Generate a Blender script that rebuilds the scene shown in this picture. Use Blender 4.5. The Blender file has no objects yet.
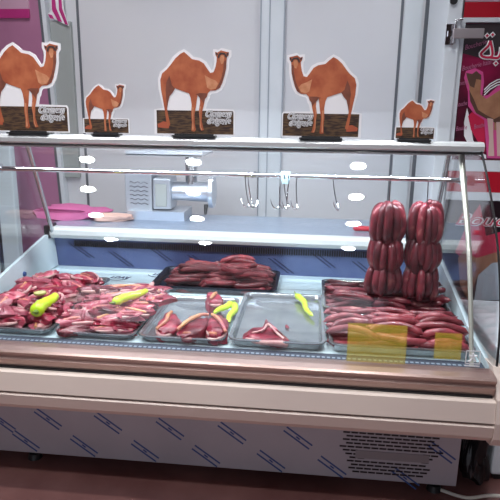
import bpy, bmesh, math, random
from mathutils import Vector, Matrix, noise
from mathutils.geometry import tessellate_polygon
import numpy as np
S = bpy.context.scene
COL = S.collection
PI = math.pi
# ------------------------------------------------------------ camera, world, lights, exposure
F_PX, CAM_H = 560.0, 1.35
yaw, pit, rol = math.radians(6), math.atan(140/560), math.radians(0.8)
fwd = Vector((-math.sin(yaw)*math.cos(pit), math.cos(yaw)*math.cos(pit), -math.sin(pit)))
r0 = Vector((math.cos(yaw), math.sin(yaw), 0)); u0 = r0.cross(fwd)
rt = r0*math.cos(rol)+u0*math.sin(rol); up = -r0*math.sin(rol)+u0*math.cos(rol)
cam = bpy.data.cameras.new('camera'); co = bpy.data.objects.new('camera', cam); COL.objects.link(co)
m3 = Matrix((rt, up, -fwd)).transposed()
co.matrix_world = Matrix.Translation((0, 0, CAM_H)) @ m3.to_4x4()
cam.sensor_width = 36; cam.lens = 36*F_PX/500; cam.clip_start = 0.02
S.camera = co
S.view_settings.view_transform = 'Standard'; S.view_settings.look = 'None'
S.view_settings.gamma = 1; S.view_settings.use_curve_mapping = False
S.view_settings.exposure = 0.12
w = bpy.data.worlds.new('world'); S.world = w; w.use_nodes = True
w.node_tree.nodes['Background'].inputs[0].default_value = (0.75, 0.82, 1, 1)
w.node_tree.nodes['Background'].inputs[1].default_value = 0.6

def area(name, loc, rot, sx, sy, power, col=(1, 1, 1), spread=180):
    l = bpy.data.lights.new(name, 'AREA'); l.shape = 'RECTANGLE'; l.size = sx; l.size_y = sy
    l.energy = power; l.color = col; l.spread = math.radians(spread)
    o = bpy.data.objects.new(name, l); COL.objects.link(o); o.location = loc; o.rotation_euler = rot
    return o
area('front_fill_light', (-0.9, -2.35, 1.45), (math.radians(90), 0, 0), 3.2, 2.2, 9, (0.95, 0.97, 1))  # added fill light behind the camera, brightens the counter front
area('counter_strip_light', (-0.35, 2.16, 1.195), (math.radians(24), 0, 0), 1.8, 0.03, 15, (0.86, 0.93, 1))
LAMPS = [(x, y) for x in (-1.48, -0.76, 0.30) for y in (0.45, 1.12, 1.66, 2.18)]
LAMPS += [(x, y) for x in (-1.48, -0.5, 0.5) for y in (3.0,)]
for i, (x, y) in enumerate(LAMPS):
    l = bpy.data.lights.new('downlight', 'SPOT'); l.energy = 34 if y < 2.5 else 30
    l.color = (0.97, 0.98, 1); l.spot_size = math.radians(130); l.spot_blend = 1; l.shadow_soft_size = 0.045
    o = bpy.data.objects.new('downlight', l); COL.objects.link(o); o.location = (x, y, 2.77)

def at(px, py, Y=None, X=None, Z=None):
    d = rt*(px-250)+up*(250-py)+fwd*F_PX
    t = Y/d.y if Y is not None else (X/d.x if X is not None else (Z-CAM_H)/d.z)
    return Vector((0, 0, CAM_H))+d*t

# ------------------------------------------------------------ materials
MATS = {}
def mat(name, col, rough=0.5, metal=0.0, col2=None, scale=8.0, bump=0.0, bscale=60.0, coat=0.0, sss=0.0,
        emit=0.0, rnd=0.0, col3=None, stretch=(1, 1, 1), cr=(0.35, 0.65), spec=0.5):
    if name in MATS: return MATS[name]
    m = bpy.data.materials.new(name); m.use_nodes = True; MATS[name] = m
    nt = m.node_tree; N = nt.nodes; L = nt.links; b = N['Principled BSDF']
    b.inputs['Base Color'].default_value = (*col, 1); b.inputs['Roughness'].default_value = rough
    b.inputs['Metallic'].default_value = metal; b.inputs['Coat Weight'].default_value = coat
    b.inputs['Coat Roughness'].default_value = 0.12; b.inputs['Specular IOR Level'].default_value = spec
    if sss:
        b.inputs['Subsurface Weight'].default_value = sss; b.inputs['Subsurface Radius'].default_value = (0.01, 0.004, 0.003)
    tc = N.new('ShaderNodeTexCoord'); mp = N.new('ShaderNodeMapping'); mp.inputs['Scale'].default_value = stretch
    L.new(tc.outputs['Object'], mp.inputs['Vector'])
    if rnd or col2:
        oi = N.new('ShaderNodeObjectInfo')
        if rnd:
            va = N.new('ShaderNodeVectorMath'); va.operation = 'ADD'
            mu = N.new('ShaderNodeMath'); mu.operation = 'MULTIPLY'; mu.inputs[1].default_value = 37.0
            L.new(oi.outputs['Random'], mu.inputs[0]); L.new(mp.outputs[0], va.inputs[0]); L.new(mu.outputs[0], va.inputs[1])
            src = va.outputs[0]
        else: src = mp.outputs[0]
    else: src = mp.outputs[0]
    if col2:
        nz = N.new('ShaderNodeTexNoise'); nz.inputs['Scale'].default_value = scale; nz.inputs['Detail'].default_value = 5
        L.new(src, nz.inputs['Vector'])
        rp = N.new('ShaderNodeValToRGB'); rp.color_ramp.elements[0].position = cr[0]; rp.color_ramp.elements[1].position = cr[1]
        rp.color_ramp.elements[0].color = (*col, 1); rp.color_ramp.elements[1].color = (*col2, 1)
        if col3:
            e3 = rp.color_ramp.elements.new(min(cr[1]+0.10, 1)); e3.color = (*col3, 1)
        L.new(nz.outputs['Fac'], rp.inputs[0]); out = rp.outputs[0]
        if rnd:
            hs = N.new('ShaderNodeHueSaturation')
            mr = N.new('ShaderNodeMapRange'); mr.inputs[3].default_value = 1-rnd; mr.inputs[4].default_value = 1+rnd
            L.new(oi.outputs['Random'], mr.inputs[0]); L.new(mr.outputs[0], hs.inputs['Value']); L.new(out, hs.inputs['Color']); out = hs.outputs[0]
        L.new(out, b.inputs['Base Color'])
    if bump:
        n2 = N.new('ShaderNodeTexNoise'); n2.inputs['Scale'].default_value = bscale; n2.inputs['Detail'].default_value = 4
        L.new(src, n2.inputs['Vector'])
        bp = N.new('ShaderNodeBump'); bp.inputs['Strength'].default_value = bump; bp.inputs['Distance'].default_value = 0.004
        L.new(n2.outputs['Fac'], bp.inputs['Height']); L.new(bp.outputs[0], b.inputs['Normal'])
    if emit:
        b.inputs['Emission Color'].default_value = (*col, 1); b.inputs['Emission Strength'].default_value = emit
    return m
def glass_mat(name, tint=(0.97, 0.985, 0.99), base=0.045, alpha=0.0, col=(1, 1, 1)):
    m = bpy.data.materials.new(name); m.use_nodes = True; nt = m.node_tree; N = nt.nodes; L = nt.links
    N.remove(N['Principled BSDF']); out = N['Material Output']
    tr = N.new('ShaderNodeBsdfTransparent'); tr.inputs[0].default_value = (*tint, 1)
    gl = N.new('ShaderNodeBsdfGlossy'); gl.inputs['Roughness'].default_value = 0.01; gl.inputs[0].default_value = (1, 1, 1, 1)
    lw = N.new('ShaderNodeLayerWeight'); lw.inputs['Blend'].default_value = 0.5
    pw = N.new('ShaderNodeMath'); pw.operation = 'POWER'; pw.inputs[1].default_value = 5
    mr = N.new('ShaderNodeMapRange'); mr.inputs[3].default_value = base; mr.inputs[4].default_value = 0.9
    L.new(lw.outputs['Facing'], pw.inputs[0]); L.new(pw.outputs[0], mr.inputs[0])
    mx = N.new('ShaderNodeMixShader'); L.new(mr.outputs[0], mx.inputs[0]); L.new(tr.outputs[0], mx.inputs[1]); L.new(gl.outputs[0], mx.inputs[2])
    last = mx.outputs[0]
    if alpha:
        df = N.new('ShaderNodeBsdfDiffuse'); df.inputs[0].default_value = (*col, 1)
        m2 = N.new('ShaderNodeMixShader'); m2.inputs[0].default_value = alpha
        L.new(last, m2.inputs[1]); L.new(df.outputs[0], m2.inputs[2]); last = m2.outputs[0]
    L.new(last, out.inputs['Surface']); return m
M_glass = glass_mat('clear_glass', base=0.04)
M_yel = glass_mat('yellow_translucent', tint=(1, 0.96, 0.78), alpha=0.20, col=(0.95, 0.80, 0.12), base=0.01)  # translucent yellow tint of the two glass patches
M_white = mat('white_panel', (0.66, 0.665, 0.70), 0.35, col2=(0.69, 0.695, 0.72), scale=2, bump=0.05, bscale=30)
M_frame = mat('white_frame', (0.72, 0.76, 0.80), 0.35, col2=(0.66, 0.71, 0.75), scale=3)
M_groove = mat('dark_joint', (0.12, 0.13, 0.15), 0.6)
M_lgroove = mat('pale_joint', (0.36, 0.40, 0.46), 0.5)
M_black = mat('black_plastic', (0.012, 0.012, 0.014), 0.4)
M_steel = mat('brushed_steel', (0.62, 0.63, 0.65), 0.22, 1.0, bump=0.15, bscale=40, stretch=(1, 30, 30))
M_tray = mat('tray_steel', (0.54, 0.57, 0.59), 0.22, 0.85, col2=(0.40, 0.43, 0.46), scale=12, bump=0.06, bscale=50)
M_chrome = mat('polished_chrome', (0.8, 0.8, 0.82), 0.08, 1.0)
M_band = mat('satin_aluminium_band', (0.42, 0.30, 0.27), 0.34, 0.75, bump=0.03, bscale=30, stretch=(1, 20, 20))
M_cream = mat('cream_bumper', (0.68, 0.57, 0.51), 0.38, col2=(0.72, 0.61, 0.54), scale=3)
M_base = mat('filmed_metal_panel', (0.40, 0.41, 0.46), 0.35, 0.25, col2=(0.47, 0.48, 0.53), scale=3, bump=0.05, bscale=14)
M_blueprint = mat('blue_film_print', (0.035, 0.085, 0.26), 0.5)
M_deck = mat('pale_deck_film', (0.70, 0.88, 0.93), 0.3, col2=(0.78, 0.92, 0.95), scale=4, bump=0.08, bscale=12)
M_back = mat('blue_filmed_back', (0.075, 0.10, 0.24), 0.35, 0.2, col2=(0.12, 0.16, 0.32), scale=5, bump=0.1, bscale=12)
M_dash = mat('navy_film_print', (0.02, 0.03, 0.10), 0.5)
M_side = mat('white_moulded_side', (0.60, 0.70, 0.74), 0.35, col2=(0.66, 0.75, 0.78), scale=3)
M_floor = mat('red_brown_floor', (0.16, 0.07, 0.065), 0.22, col2=(0.24, 0.115, 0.105), scale=3, bump=0.06, bscale=9)
M_ceil = mat('ceiling_white', (0.72, 0.73, 0.76), 0.8)
M_bulb = mat('lamp_glow', (1, 1, 1), 0.5, emit=16)
M_pinkwall = mat('pink_panel', (0.42, 0.17, 0.30), 0.4, col2=(0.46, 0.20, 0.33), scale=2)
M_pinkpale = mat('pale_pink_panel', (0.62, 0.38, 0.50), 0.4)
M_magenta = mat('magenta_band', (0.48, 0.03, 0.20), 0.4)
M_saus = mat('sausage_meat', (0.070, 0.005, 0.011), 0.33, col2=(0.21, 0.025, 0.038), col3=(0.44, 0.16, 0.15), scale=26, bump=0.4, bscale=45, coat=0.25, rnd=0.4, cr=(0.3, 0.62))
M_sausd = mat('dark_sausage_meat', (0.09, 0.006, 0.012), 0.33, col2=(0.27, 0.032, 0.042), col3=(0.46, 0.15, 0.15), scale=24, bump=0.4, bscale=60, coat=0.25, rnd=0.4, cr=(0.3, 0.62))
M_meat = mat('raw_meat', (0.075, 0.003, 0.010), 0.33, col2=(0.30, 0.018, 0.045), col3=(0.56, 0.20, 0.22), scale=12, bump=0.5, bscale=50, coat=0.25, rnd=0.4, stretch=(1, 2.2, 1), cr=(0.30, 0.60))
M_meatp = mat('pink_meat', (0.20, 0.012, 0.035), 0.33, col2=(0.46, 0.09, 0.13), col3=(0.70, 0.38, 0.36), scale=12, bump=0.5, bscale=50, coat=0.25, rnd=0.35, stretch=(1, 2.2, 1), cr=(0.32, 0.58))
M_fat = mat('pale_fat', (0.44, 0.17, 0.19), 0.4, col2=(0.68, 0.44, 0.40), scale=24, bump=0.4, bscale=50, sss=0.08, rnd=0.2)
M_bone = mat('rib_bone', (0.46, 0.11, 0.14), 0.4, col2=(0.68, 0.33, 0.14), scale=14, bump=0.3, bscale=60, sss=0.05, rnd=0.25)
M_pep = mat('lime_green_pepper', (0.50, 0.72, 0.02), 0.25, col2=(0.62, 0.80, 0.04), scale=10, coat=0.4, rnd=0.08)
M_stem = mat('pepper_stem', (0.16, 0.25, 0.03), 0.6)
M_board = mat('white_board', (0.86, 0.85, 0.87), 0.5)
M_camel = mat('camel_print', (0.36, 0.075, 0.028), 0.6, col2=(0.50, 0.14, 0.055), scale=22, rnd=0.05)
M_cameld = mat('camel_print_dark', (0.16, 0.045, 0.025), 0.6, col2=(0.24, 0.07, 0.04), scale=30)
M_camell = mat('camel_print_pale', (0.66, 0.30, 0.16), 0.6, col2=(0.52, 0.20, 0.09), scale=40)
M_camelk = mat('camel_print_black', (0.05, 0.03, 0.03), 0.6)
M_ground = mat('ground_print', (0.03, 0.013, 0.009), 0.6, col2=(0.12, 0.065, 0.028), scale=30, stretch=(1, 1, 6), cr=(0.42, 0.6))
M_groundr = mat('ground_print_red', (0.42, 0.09, 0.04), 0.6)
M_ink = mat('dark_ink', (0.03, 0.02, 0.025), 0.6)
M_ptw = mat('white_ink', (0.82, 0.82, 0.84), 0.5)
M_red = mat('red_panel', (0.42, 0.005, 0.02), 0.35, col2=(0.47, 0.008, 0.025), scale=5)
M_maroon = mat('maroon_poster', (0.012, 0.002, 0.006), 0.35, col2=(0.24, 0.004, 0.05), scale=2.2, cr=(0.42, 0.62))
M_pinkink = mat('pink_ink', (0.62, 0.07, 0.26), 0.5)
M_pinkdim = mat('dim_pink_ink', (0.45, 0.14, 0.26), 0.5)
M_redink = mat('red_ink', (0.55, 0.01, 0.06), 0.5)
M_pcamel = mat('poster_camel_brown', (0.30, 0.13, 0.07), 0.5, col2=(0.44, 0.22, 0.12), scale=14)
M_pcameld = mat('poster_camel_dark', (0.10, 0.045, 0.03), 0.5)
M_greyp = mat('grey_panel', (0.36, 0.39, 0.38), 0.45)
M_mach = mat('machine_painted_steel', (0.50, 0.54, 0.60), 0.3, 0.5, bump=0.05)
M_bag = mat('black_bag_plastic', (0.015, 0.013, 0.015), 0.25, bump=0.4, bscale=20)
M_pinkrefl = mat('pink_reflection', (0.42, 0.09, 0.23), 0.7, bump=0.4, bscale=16)  # colour of a pink reflection, carried by a solid lump
M_skin = mat('peach_matte', (0.62, 0.40, 0.34), 0.7, bump=0.3, bscale=20)
M_lime = mat('lemon_flesh', (0.55, 0.50, 0.22), 0.4)

# ------------------------------------------------------------ mesh helpers
def finish(name, bm, m, parent=None, smooth=False, loc=None):
    me = bpy.data.meshes.new(name)
    bmesh.ops.recalc_face_normals(bm, faces=bm.faces[:])
    if smooth:
        for e_ in bm.edges:
            if len(e_.link_faces) == 2 and e_.calc_face_angle(0) > 0.75: e_.smooth = False
    off = Vector(parent.get('_w', (0, 0, 0))) if parent is not None else Vector(loc if loc else (0, 0, 0))
    if parent is not None or loc: bmesh.ops.translate(bm, verts=bm.verts[:], vec=-off)
    bm.to_mesh(me); bm.free()
    ms = m if isinstance(m, (list, tuple)) else [m]
    for q in ms: me.materials.append(q)
    if smooth:
        for p in me.polygons: p.use_smooth = True
    o = bpy.data.objects.new(name, me); COL.objects.link(o)
    if parent is not None: o.parent = parent; o['_w'] = tuple(off)
    else: o.location = off; o['_w'] = tuple(off)
    return o
def tag(o, label, cat, group=None):
    o['label'] = label; o['category'] = cat
    if group: o['group'] = group
    return o
def struct(o): o['kind'] = 'structure'; return o
def thing(name, label, cat, loc=(0, 0, 0), group=None):
    o = bpy.data.objects.new(name, None); COL.objects.link(o); o.location = loc; o['_w'] = tuple(loc)
    o.empty_display_size = 0.05
    return tag(o, label, cat, group)
def dup(root, loc, rot=(0, 0, 0), scale=1.0, label=None, group=None):
    r = root.copy(); COL.objects.link(r); r.location = loc; r.rotation_euler = rot; r.scale = (scale,)*3 if not isinstance(scale, tuple) else scale
    if label: r['label'] = label
    if group: r['group'] = group
    for ch in list(root.children):
        c = ch.copy(); COL.objects.link(c); c.parent = r
        for g in ch.children:
            d = g.copy(); COL.objects.link(d); d.parent = c
    return r
def B(bm, x0, x1, y0, y1, z0, z1, bev=0.0, mi=0):
    r = bmesh.ops.create_cube(bm, size=1)
    vs = r['verts']
    for v in vs:
        v.co = Vector(((x0+x1)/2+v.co.x*(x1-x0), (y0+y1)/2+v.co.y*(y1-y0), (z0+z1)/2+v.co.z*(z1-z0)))
    fs = {f for v in vs for f in v.link_faces}
    for f in fs: f.material_index = mi
    if bev:
        es = {e for v in vs for e in v.link_edges}
        bmesh.ops.bevel(bm, geom=list(es), offset=bev, segments=2, affect='EDGES', profile=0.6)
    return bm
def box(x0, x1, y0, y1, z0, z1, bev=0.0):
    return B(bmesh.new(), x0, x1, y0, y1, z0, z1, bev)
def tube(bm, pts, rad, seg=10, cap=True, squash=1.0, mi=0):
    pts = [Vector(p) for p in pts]; n = len(pts)
    rads = rad if isinstance(rad, (list, tuple)) else [rad]*n
    prev = None; rings = []
    for i, p in enumerate(pts):
        t = (pts[min(i+1, n-1)]-pts[max(i-1, 0)]).normalized()
        if prev is None:
            a = Vector((0, 0, 1)) if abs(t.z) < 0.9 else Vector((1, 0, 0))
            nn = (a-t*a.dot(t)).normalized()
        else: nn = (prev-t*prev.dot(t)).normalized()
        prev = nn; b2 = t.cross(nn)
        rings.append([bm.verts.new(p+(nn*math.cos(2*PI*k/seg)*squash+b2*math.sin(2*PI*k/seg))*rads[i]) for k in range(seg)])
    for i in range(n-1):
        for k in range(seg):
            f = bm.faces.new((rings[i][k], rings[i][(k+1) % seg], rings[i+1][(k+1) % seg], rings[i+1][k])); f.material_index = mi
    if cap:
        bm.faces.new(rings[0]).material_index = mi; bm.faces.new(rings[-1]).material_index = mi
    return bm
def spline(P, n):
    P = [Vector(p) for p in P]; out = []; N_ = len(P)-1
    for i in range(n+1):
        t = i/n*N_; k = min(int(t), N_-1); u = t-k
        p0, p1, p2, p3 = P[max(k-1, 0)], P[k], P[k+1], P[min(k+2, N_)]
        out.append(0.5*((2*p1)+(p2-p0)*u+(2*p0-5*p1+4*p2-p3)*u*u+(3*p1-p0-3*p2+p3)*u**3))
    return out
def prism(poly, X0, X1, mi=0, bm=None):            # YZ profile swept along X
    bm = bm or bmesh.new()
    a = [bm.verts.new((X0, y, z)) for y, z in poly]; b = [bm.verts.new((X1, y, z)) for y, z in poly]
    n = len(poly)
    for i in range(n): bm.faces.new((a[i], a[(i+1) % n], b[(i+1) % n], b[i])).material_index = mi
    bm.faces.new(a).material_index = mi; bm.faces.new(b[::-1]).material_index = mi
    return bm
def slab(poly, y0, y1, bm=None, mi=0):             # XZ outline with thickness in Y
    bm = bm or bmesh.new()
    a = [bm.verts.new((x, y0, z)) for x, z in poly]; b = [bm.verts.new((x, y1, z)) for x, z in poly]
    n = len(poly)
    for i in range(n): bm.faces.new((a[i], a[(i+1) % n], b[(i+1) % n], b[i])).material_index = mi
    for tri in tessellate_polygon([[Vector((x, z, 0)) for x, z in poly]]):
        for L_ in (a, b):
            try: bm.faces.new([L_[q] for q in tri]).material_index = mi
            except ValueError: pass
    return bm
def text_mesh(txt, size, extrude, shear=0.0, offset=0.0):
    c = bpy.data.curves.new('t', 'FONT'); c.body = txt; c.size = size; c.extrude = extrude; c.shear = shear; c.offset = offset
    c.align_x = 'LEFT'; c.resolution_u = 4
    o = bpy.data.objects.new('t', c); COL.objects.link(o)
    bpy.context.view_layer.update()
    me = bpy.data.meshes.new_from_object(o.evaluated_get(bpy.context.evaluated_depsgraph_get()))
    bpy.data.objects.remove(o); bpy.data.curves.remove(c)
    bm = bmesh.new(); bm.from_mesh(me); bpy.data.meshes.remove(me)
    return bm
def text_on_wall(bm, x, y, z, width=None, flip=False, rot=0.0):   # text XY -> XZ plane facing -Y
    if width:
        xs = [v.co.x for v in bm.verts]; k = width/(max(xs)-min(xs)); x_0 = min(xs)
        for v in bm.verts: v.co.x = (v.co.x-x_0)*k
    cr, sr = math.cos(rot), math.sin(rot)
    for v in bm.verts:
        X, Y, Z = v.co
        v.co = Vector((x+X*cr-Y*sr, y-Z, z+X*sr+Y*cr))
    return bm

# ------------------------------------------------------------ room
struct(finish('floor', box(-3, 3, -2.5, 3.7, -0.05, 0), M_floor))
struct(finish('ceiling', box(-3, 3, -2.5, 3.7, 2.8, 2.85), M_ceil))
struct(finish('wall_left', box(-3.05, -3, -2.5, 3.7, 0, 2.8), mat('side_wall_grey', (0.34, 0.32, 0.32), 0.7)))
struct(finish('wall_right', box(3, 3.05, -2.5, 3.7, 0, 2.8), M_white))
bm = box(-3, -2.6, -2.5, -2.45, 0, 2.8); B(bm, 0.9, 3, -2.5, -2.45, 0, 2.8); B(bm, -2.6, 0.9, -2.5, -2.45, 2.6, 2.8); B(bm, -2.6, 0.9, -2.5, -2.45, 0, 0.3)
struct(finish('wall_front', bm, mat('brown_grey_wall', (0.16, 0.13, 0.12), 0.7)))
bm = bmesh.new()
for x in (-2.6, -1.45, -0.3, 0.85): B(bm, x, x+0.05, -2.49, -2.44, 0.3, 2.6)
B(bm, -2.6, 0.9, -2.49, -2.44, 0.3, 0.35); B(bm, -2.6, 0.9, -2.49, -2.44, 2.55, 2.6)
struct(finish('window_1', bm, M_frame))
# back wall: insulated panels with joints
WY = 3.6
def wx(px, py=0): return at(px, py, Y=WY).x
struct(finish('wall_back', box(-3, 3, WY, WY+0.1, 0, 2.8), M_white))
bm = bmesh.new()
x = wx(77); B(bm, x-0.008, x+0.008, WY-0.003, WY, 0, 2.8)
x = wx(403); B(bm, x-0.008, x+0.008, WY-0.003, WY, 0, 2.8)
struct(finish('trim_1', bm, M_groove))
bm = bmesh.new()
x0, x1 = wx(262), wx(285)
B(bm, x0, x1, WY-0.02, WY, 0, 2.8, 0.003)
x0, x1 = wx(405), wx(423)
B(bm, x0, x1, WY-0.015, WY, 0, 2.8, 0.003)
struct(finish('trim_2', bm, M_frame))
bm = bmesh.new()
for x in (wx(262)-0.006, wx(284)+0.003, wx(270)): B(bm, x, x+0.007, WY-0.024, WY, 0, 2.8)
struct(finish('trim_3', bm, M_lgroove))
x = wx(426); struct(finish('trim_8', box(x, x+0.022, WY-0.022, WY, 0, 2.8), M_groove))
# pink door leaf and frame at left
dx = wx(38)
def dlx(py, e=0): q_ = at(38+py*0.108+e, py, Y=WY-0.05); return (q_.x, q_.z)
(ax, az), (bx_, bz) = dlx(0), dlx(215); sl = (ax-bx_)/(az-bz)
def dpx(z, e=0): return ax+(z-az)*sl+e
struct(finish('door_1', slab([(-3, 0.01), (dpx(0), 0.01), (dpx(2.75), 2.75), (-3, 2.75)], WY-0.05, WY-0.004), M_pinkwall))
z1 = at(0, 9, Y=WY-0.06).z; z0 = at(0, 18, Y=WY-0.06).z; dx = dpx(1.95)-0.01
struct(finish('trim_4', box(-3, dx-0.05, WY-0.062, WY-0.05, z0, z1), M_magenta))
struct(finish('trim_5', box(-3, dx-0.05, WY-0.058, WY-0.05, z1, 2.8), M_pinkpale))
struct(finish('trim_6', slab([(dpx(0), 0.01), (dpx(0, .02), 0.01), (dpx(2.75, .02), 2.75), (dpx(2.75), 2.75)], WY-0.055, WY-0.004), M_groove))
struct(finish('trim_7', slab([(dpx(0, .02), 0.01), (dpx(0, .045), 0.01), (dpx(2.75, .045), 2.75), (dpx(2.75, .02), 2.75)], WY-0.062, WY-0.004), M_frame))
# grey switch panel with pink striped banner above
gx0, gx1 = wx(50), wx(71)
gz1 = at(60, 22, Y=WY).z
tag(finish('wall_cover_panel', box(gx0, gx1, WY-0.03, WY, 0.9, gz1, 0.004), M_greyp), 'tall grey cover panel on the white wall beside the pink door', 'panel')
t = thing('striped_ribbon', 'pink and white striped ribbon hanging at the top of the grey cover panel', 'ribbon', (0, 0, 0))
def pxpoly(ps, Y): return [(at(a, b, Y=Y).x, at(a, b, Y=Y).z) for a, b in ps]
finish('ribbon_cloth', slab(pxpoly([(50, -12), (62, -12), (64, 10), (69, 26), (60, 22), (53, 18), (48, 14), (52, 10)], WY-0.036), WY-0.040, WY-0.034), M_ptw, t)
bm = slab(pxpoly([(51, -12), (54, -12), (56, 8), (62, 22), (58, 21), (52, 10)], WY-0.042), WY-0.0425, WY-0.0405)
slab(pxpoly([(58, -12), (61, -12), (62, 8), (68, 25), (65, 24), (59, 10)], WY-0.042), WY-0.0425, WY-0.0405, bm)
slab(pxpoly([(48, 14), (52, 15), (54, 19), (50, 18)], WY-0.042), WY-0.0425, WY-0.0405, bm)
finish('pink_stripes', bm, M_magenta, t)
# white door frame strip seen through the left side of the case
FX = at(7, 200, Y=3.3).x
t = thing('white_cabinet', 'white upright cabinet standing behind the left end of the counter', 'cabinet', (FX-0.4, 3.3, 0))
finish('cabinet_body', box(-2.9, FX-0.05, 3.24, 3.30, 0, 1.22, 0.01), M_frame, t)
finish('door_seal', box(FX-0.05, FX-0.03, 3.24, 3.30, 0.02, 1.2), M_black, t)
finish('cabinet_side', box(FX-0.03, FX+0.08, 3.245, 3.30, 0, 1.22, 0.01), M_side, t)

# ceiling lamps
for i, (x, y) in enumerate(LAMPS):
    t = thing('ceiling_lamp', 'recessed ceiling downlight, %s column, %s' % ({-1.48: 'left', -0.76: 'middle', -0.5: 'middle', 0.3: 'right', 0.5: 'right'}[x], {0.45: 'farthest in front of the counter', 1.12: 'second towards the counter', 1.66: 'third towards the counter', 2.18: 'above the counter top', 3.0: 'behind the counter'}[y]), 'lamp', (x, y, 2.8), 'recessed ceiling downlights')
    bm = bmesh.new(); prof = [(0.05, 2.79), (0.052, 2.785), (0.068, 2.785), (0.07, 2.799), (0.05, 2.799)]
    rings = [[bm.verts.new((x+r*math.cos(a*PI/12), y+r*math.sin(a*PI/12), z)) for a in range(24)] for r, z in prof]
    for k in range(len(prof)):
        for a in range(24): bm.faces.new((rings[k][a], rings[k][(a+1) % 24], rings[(k+1) % 5][(a+1) % 24], rings[(k+1) % 5][a]))
    finish('lamp_ring', bm, M_chrome, t)
    bm = bmesh.new(); bmesh.ops.create_cone(bm, cap_ends=True, segments=24, radius1=0.05, radius2=0.05, depth=0.006, matrix=Matrix.Translation((x, y, 2.795)))
    finish('bulb', bm, M_bulb, t)

# ------------------------------------------------------------ the refrigerated counter
XL, XR = -1.30, 0.60
GS = [(0.11906679*z**3+0.7523521*z*z-1.00989002*z+1.9854688, z) for z in np.linspace(.575, 1.217, 41)]
cn = thing('display_counter', 'refrigerated butcher display counter with curved front glass and cream bumper', 'display counter', (-0.35, 2.2, 0))
# lower body
finish('base_panel', box(XL, 0.56, 1.80, 2.70, 0.06, 0.42, 0.003), M_base, cn)
def mark(bm, cx, cz, y, sc=1.0):
    for k in (-1, 1):
        xa, za = cx-0.047*sc+k*0.0055*sc, cz+0.034*sc+k*0.0075*sc
        xb, zb = cx+0.047*sc+k*0.0055*sc, cz-0.034*sc+k*0.0075*sc; w_ = 0.0026*sc
        slab([(xa-w_*0.6, za-w_), (xa+w_*0.6, za+w_), (xb+w_*0.6, zb+w_), (xb-w_*0.6, zb-w_)], y-0.0006, y, bm)
    slab([(cx-0.009*sc, cz+0.004*sc), (cx-0.004*sc, cz+0.007*sc), (cx+0.009*sc, cz-0.004*sc), (cx+0.004*sc, cz-0.007*sc)], y-0.0007, y, bm)
bm = bmesh.new()
for p in ((2, 422), (48, 419), (108, 423), (170, 429), (232, 433), (298, 438), (26, 441), (84, 446), (145, 451), (206, 456), (271, 461), (332, 467), (405, 478), (441, 452)):
    q = at(*p, Y=1.80); mark(bm, q.x, q.z, 1.80)
finish('blue_film_marks', bm, M_blueprint, cn)
bm = bmesh.new(); q0 = at(343, 436, Y=1.8); q1 = at(441, 440, Y=1.8); zt, zb = at(390, 435, Y=1.8).z, at(390, 474, Y=1.8).z
cx = (q0.x+q1.x)/2; hw = (q1.x-q0.x)/2; rows = 12
for r in range(rows):
    z = zt+(zb-zt)*r/(rows-1); u = (r/(rows-1))*2-1
    ww = hw*(1.0 if r < 4 else (1.0 if r in (4, 5) else 0.93-0.02*(r-6)))*(1.06 if r in (4, 5) else 1)
    x = cx-ww+(0.012 if r % 2 else 0)
    while x+0.022 < cx+ww:
        if not (r in (5, 6, 7) and cx-ww+0.05 < x < cx+ww-0.07): B(bm, x, x+0.0245, 1.7985, 1.801, z-0.0030, z+0.0030)
        x += 0.028
v = finish('vent_grille', bm, M_black, cn)
mt = finish('grille_plate', box(cx-hw*0.72, cx+hw*0.8, 1.7975, 1.80, zb+(zt-zb)*0.36, zb+(zt-zb)*0.56), mat('brushed_grille_plate', (0.30, 0.30, 0.32), 0.4, 0.3), cn)
fp = at(47, 458, Y=1.95)
for x in (fp.x, 0.50):
    bm = bmesh.new(); bmesh.ops.create_cone(bm, cap_ends=True, segments=18, radius1=0.028, radius2=0.022, depth=0.022, matrix=Matrix.Translation((x, 1.86, 0.011)))
    tube(bm, [(x, 1.86, 0.02), (x, 1.86, 0.065)], 0.009, 10)
    B(bm, x-0.035, x+0.035, 1.85, 1.87, 0.05, 0.062)
    finish('foot', bm, M_black, cn, True)
# bumper: two cream facets with dark groove, metal band above
bump_up = [(1.612, .505), (1.600, .500), (1.590, .437), (1.600, .433), (1.66, .433), (1.66, .505)]
bump_lo = [(1.592, .428), (1.588, .424), (1.597, .385), (1.612, .366), (1.635, .358), (1.80, .350), (1.80, .428)]
finish('upper_bumper', prism(bump_up, XL, 0.585), M_cream, cn)
finish('lower_bumper', prism(bump_lo, XL, 0.585), M_cream, cn)
finish('bumper_groove', box(XL, 0.58, 1.605, 1.70, 0.425, 0.436), M_black, cn)
finish('band_groove', box(XL, 0.58, 1.620, 1.70, 0.503, 0.512), M_black, cn)
band = [(1.626, .510), (1.614, .541), (1.621, .545), (1.620, .549), (1.612, .566), (1.618, .572), (1.645, .575), (1.685, .574), (1.685, .51)]
finish('metal_band', prism(band, XL, 0.585), M_band, cn)
endp = [(1.598, .51), (1.583, .44), (1.588, .385), (1.605, .355), (1.64, .345), (1.9, .34), (2.72, .34), (2.72, .56), (1.80, .575), (1.665, .59)]
finish('end_cap', prism(endp, 0.586, 0.615), M_cream, cn)
finish('end_cap', prism(endp, XL-0.03, XL-0.001), M_cream, cn)
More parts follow.
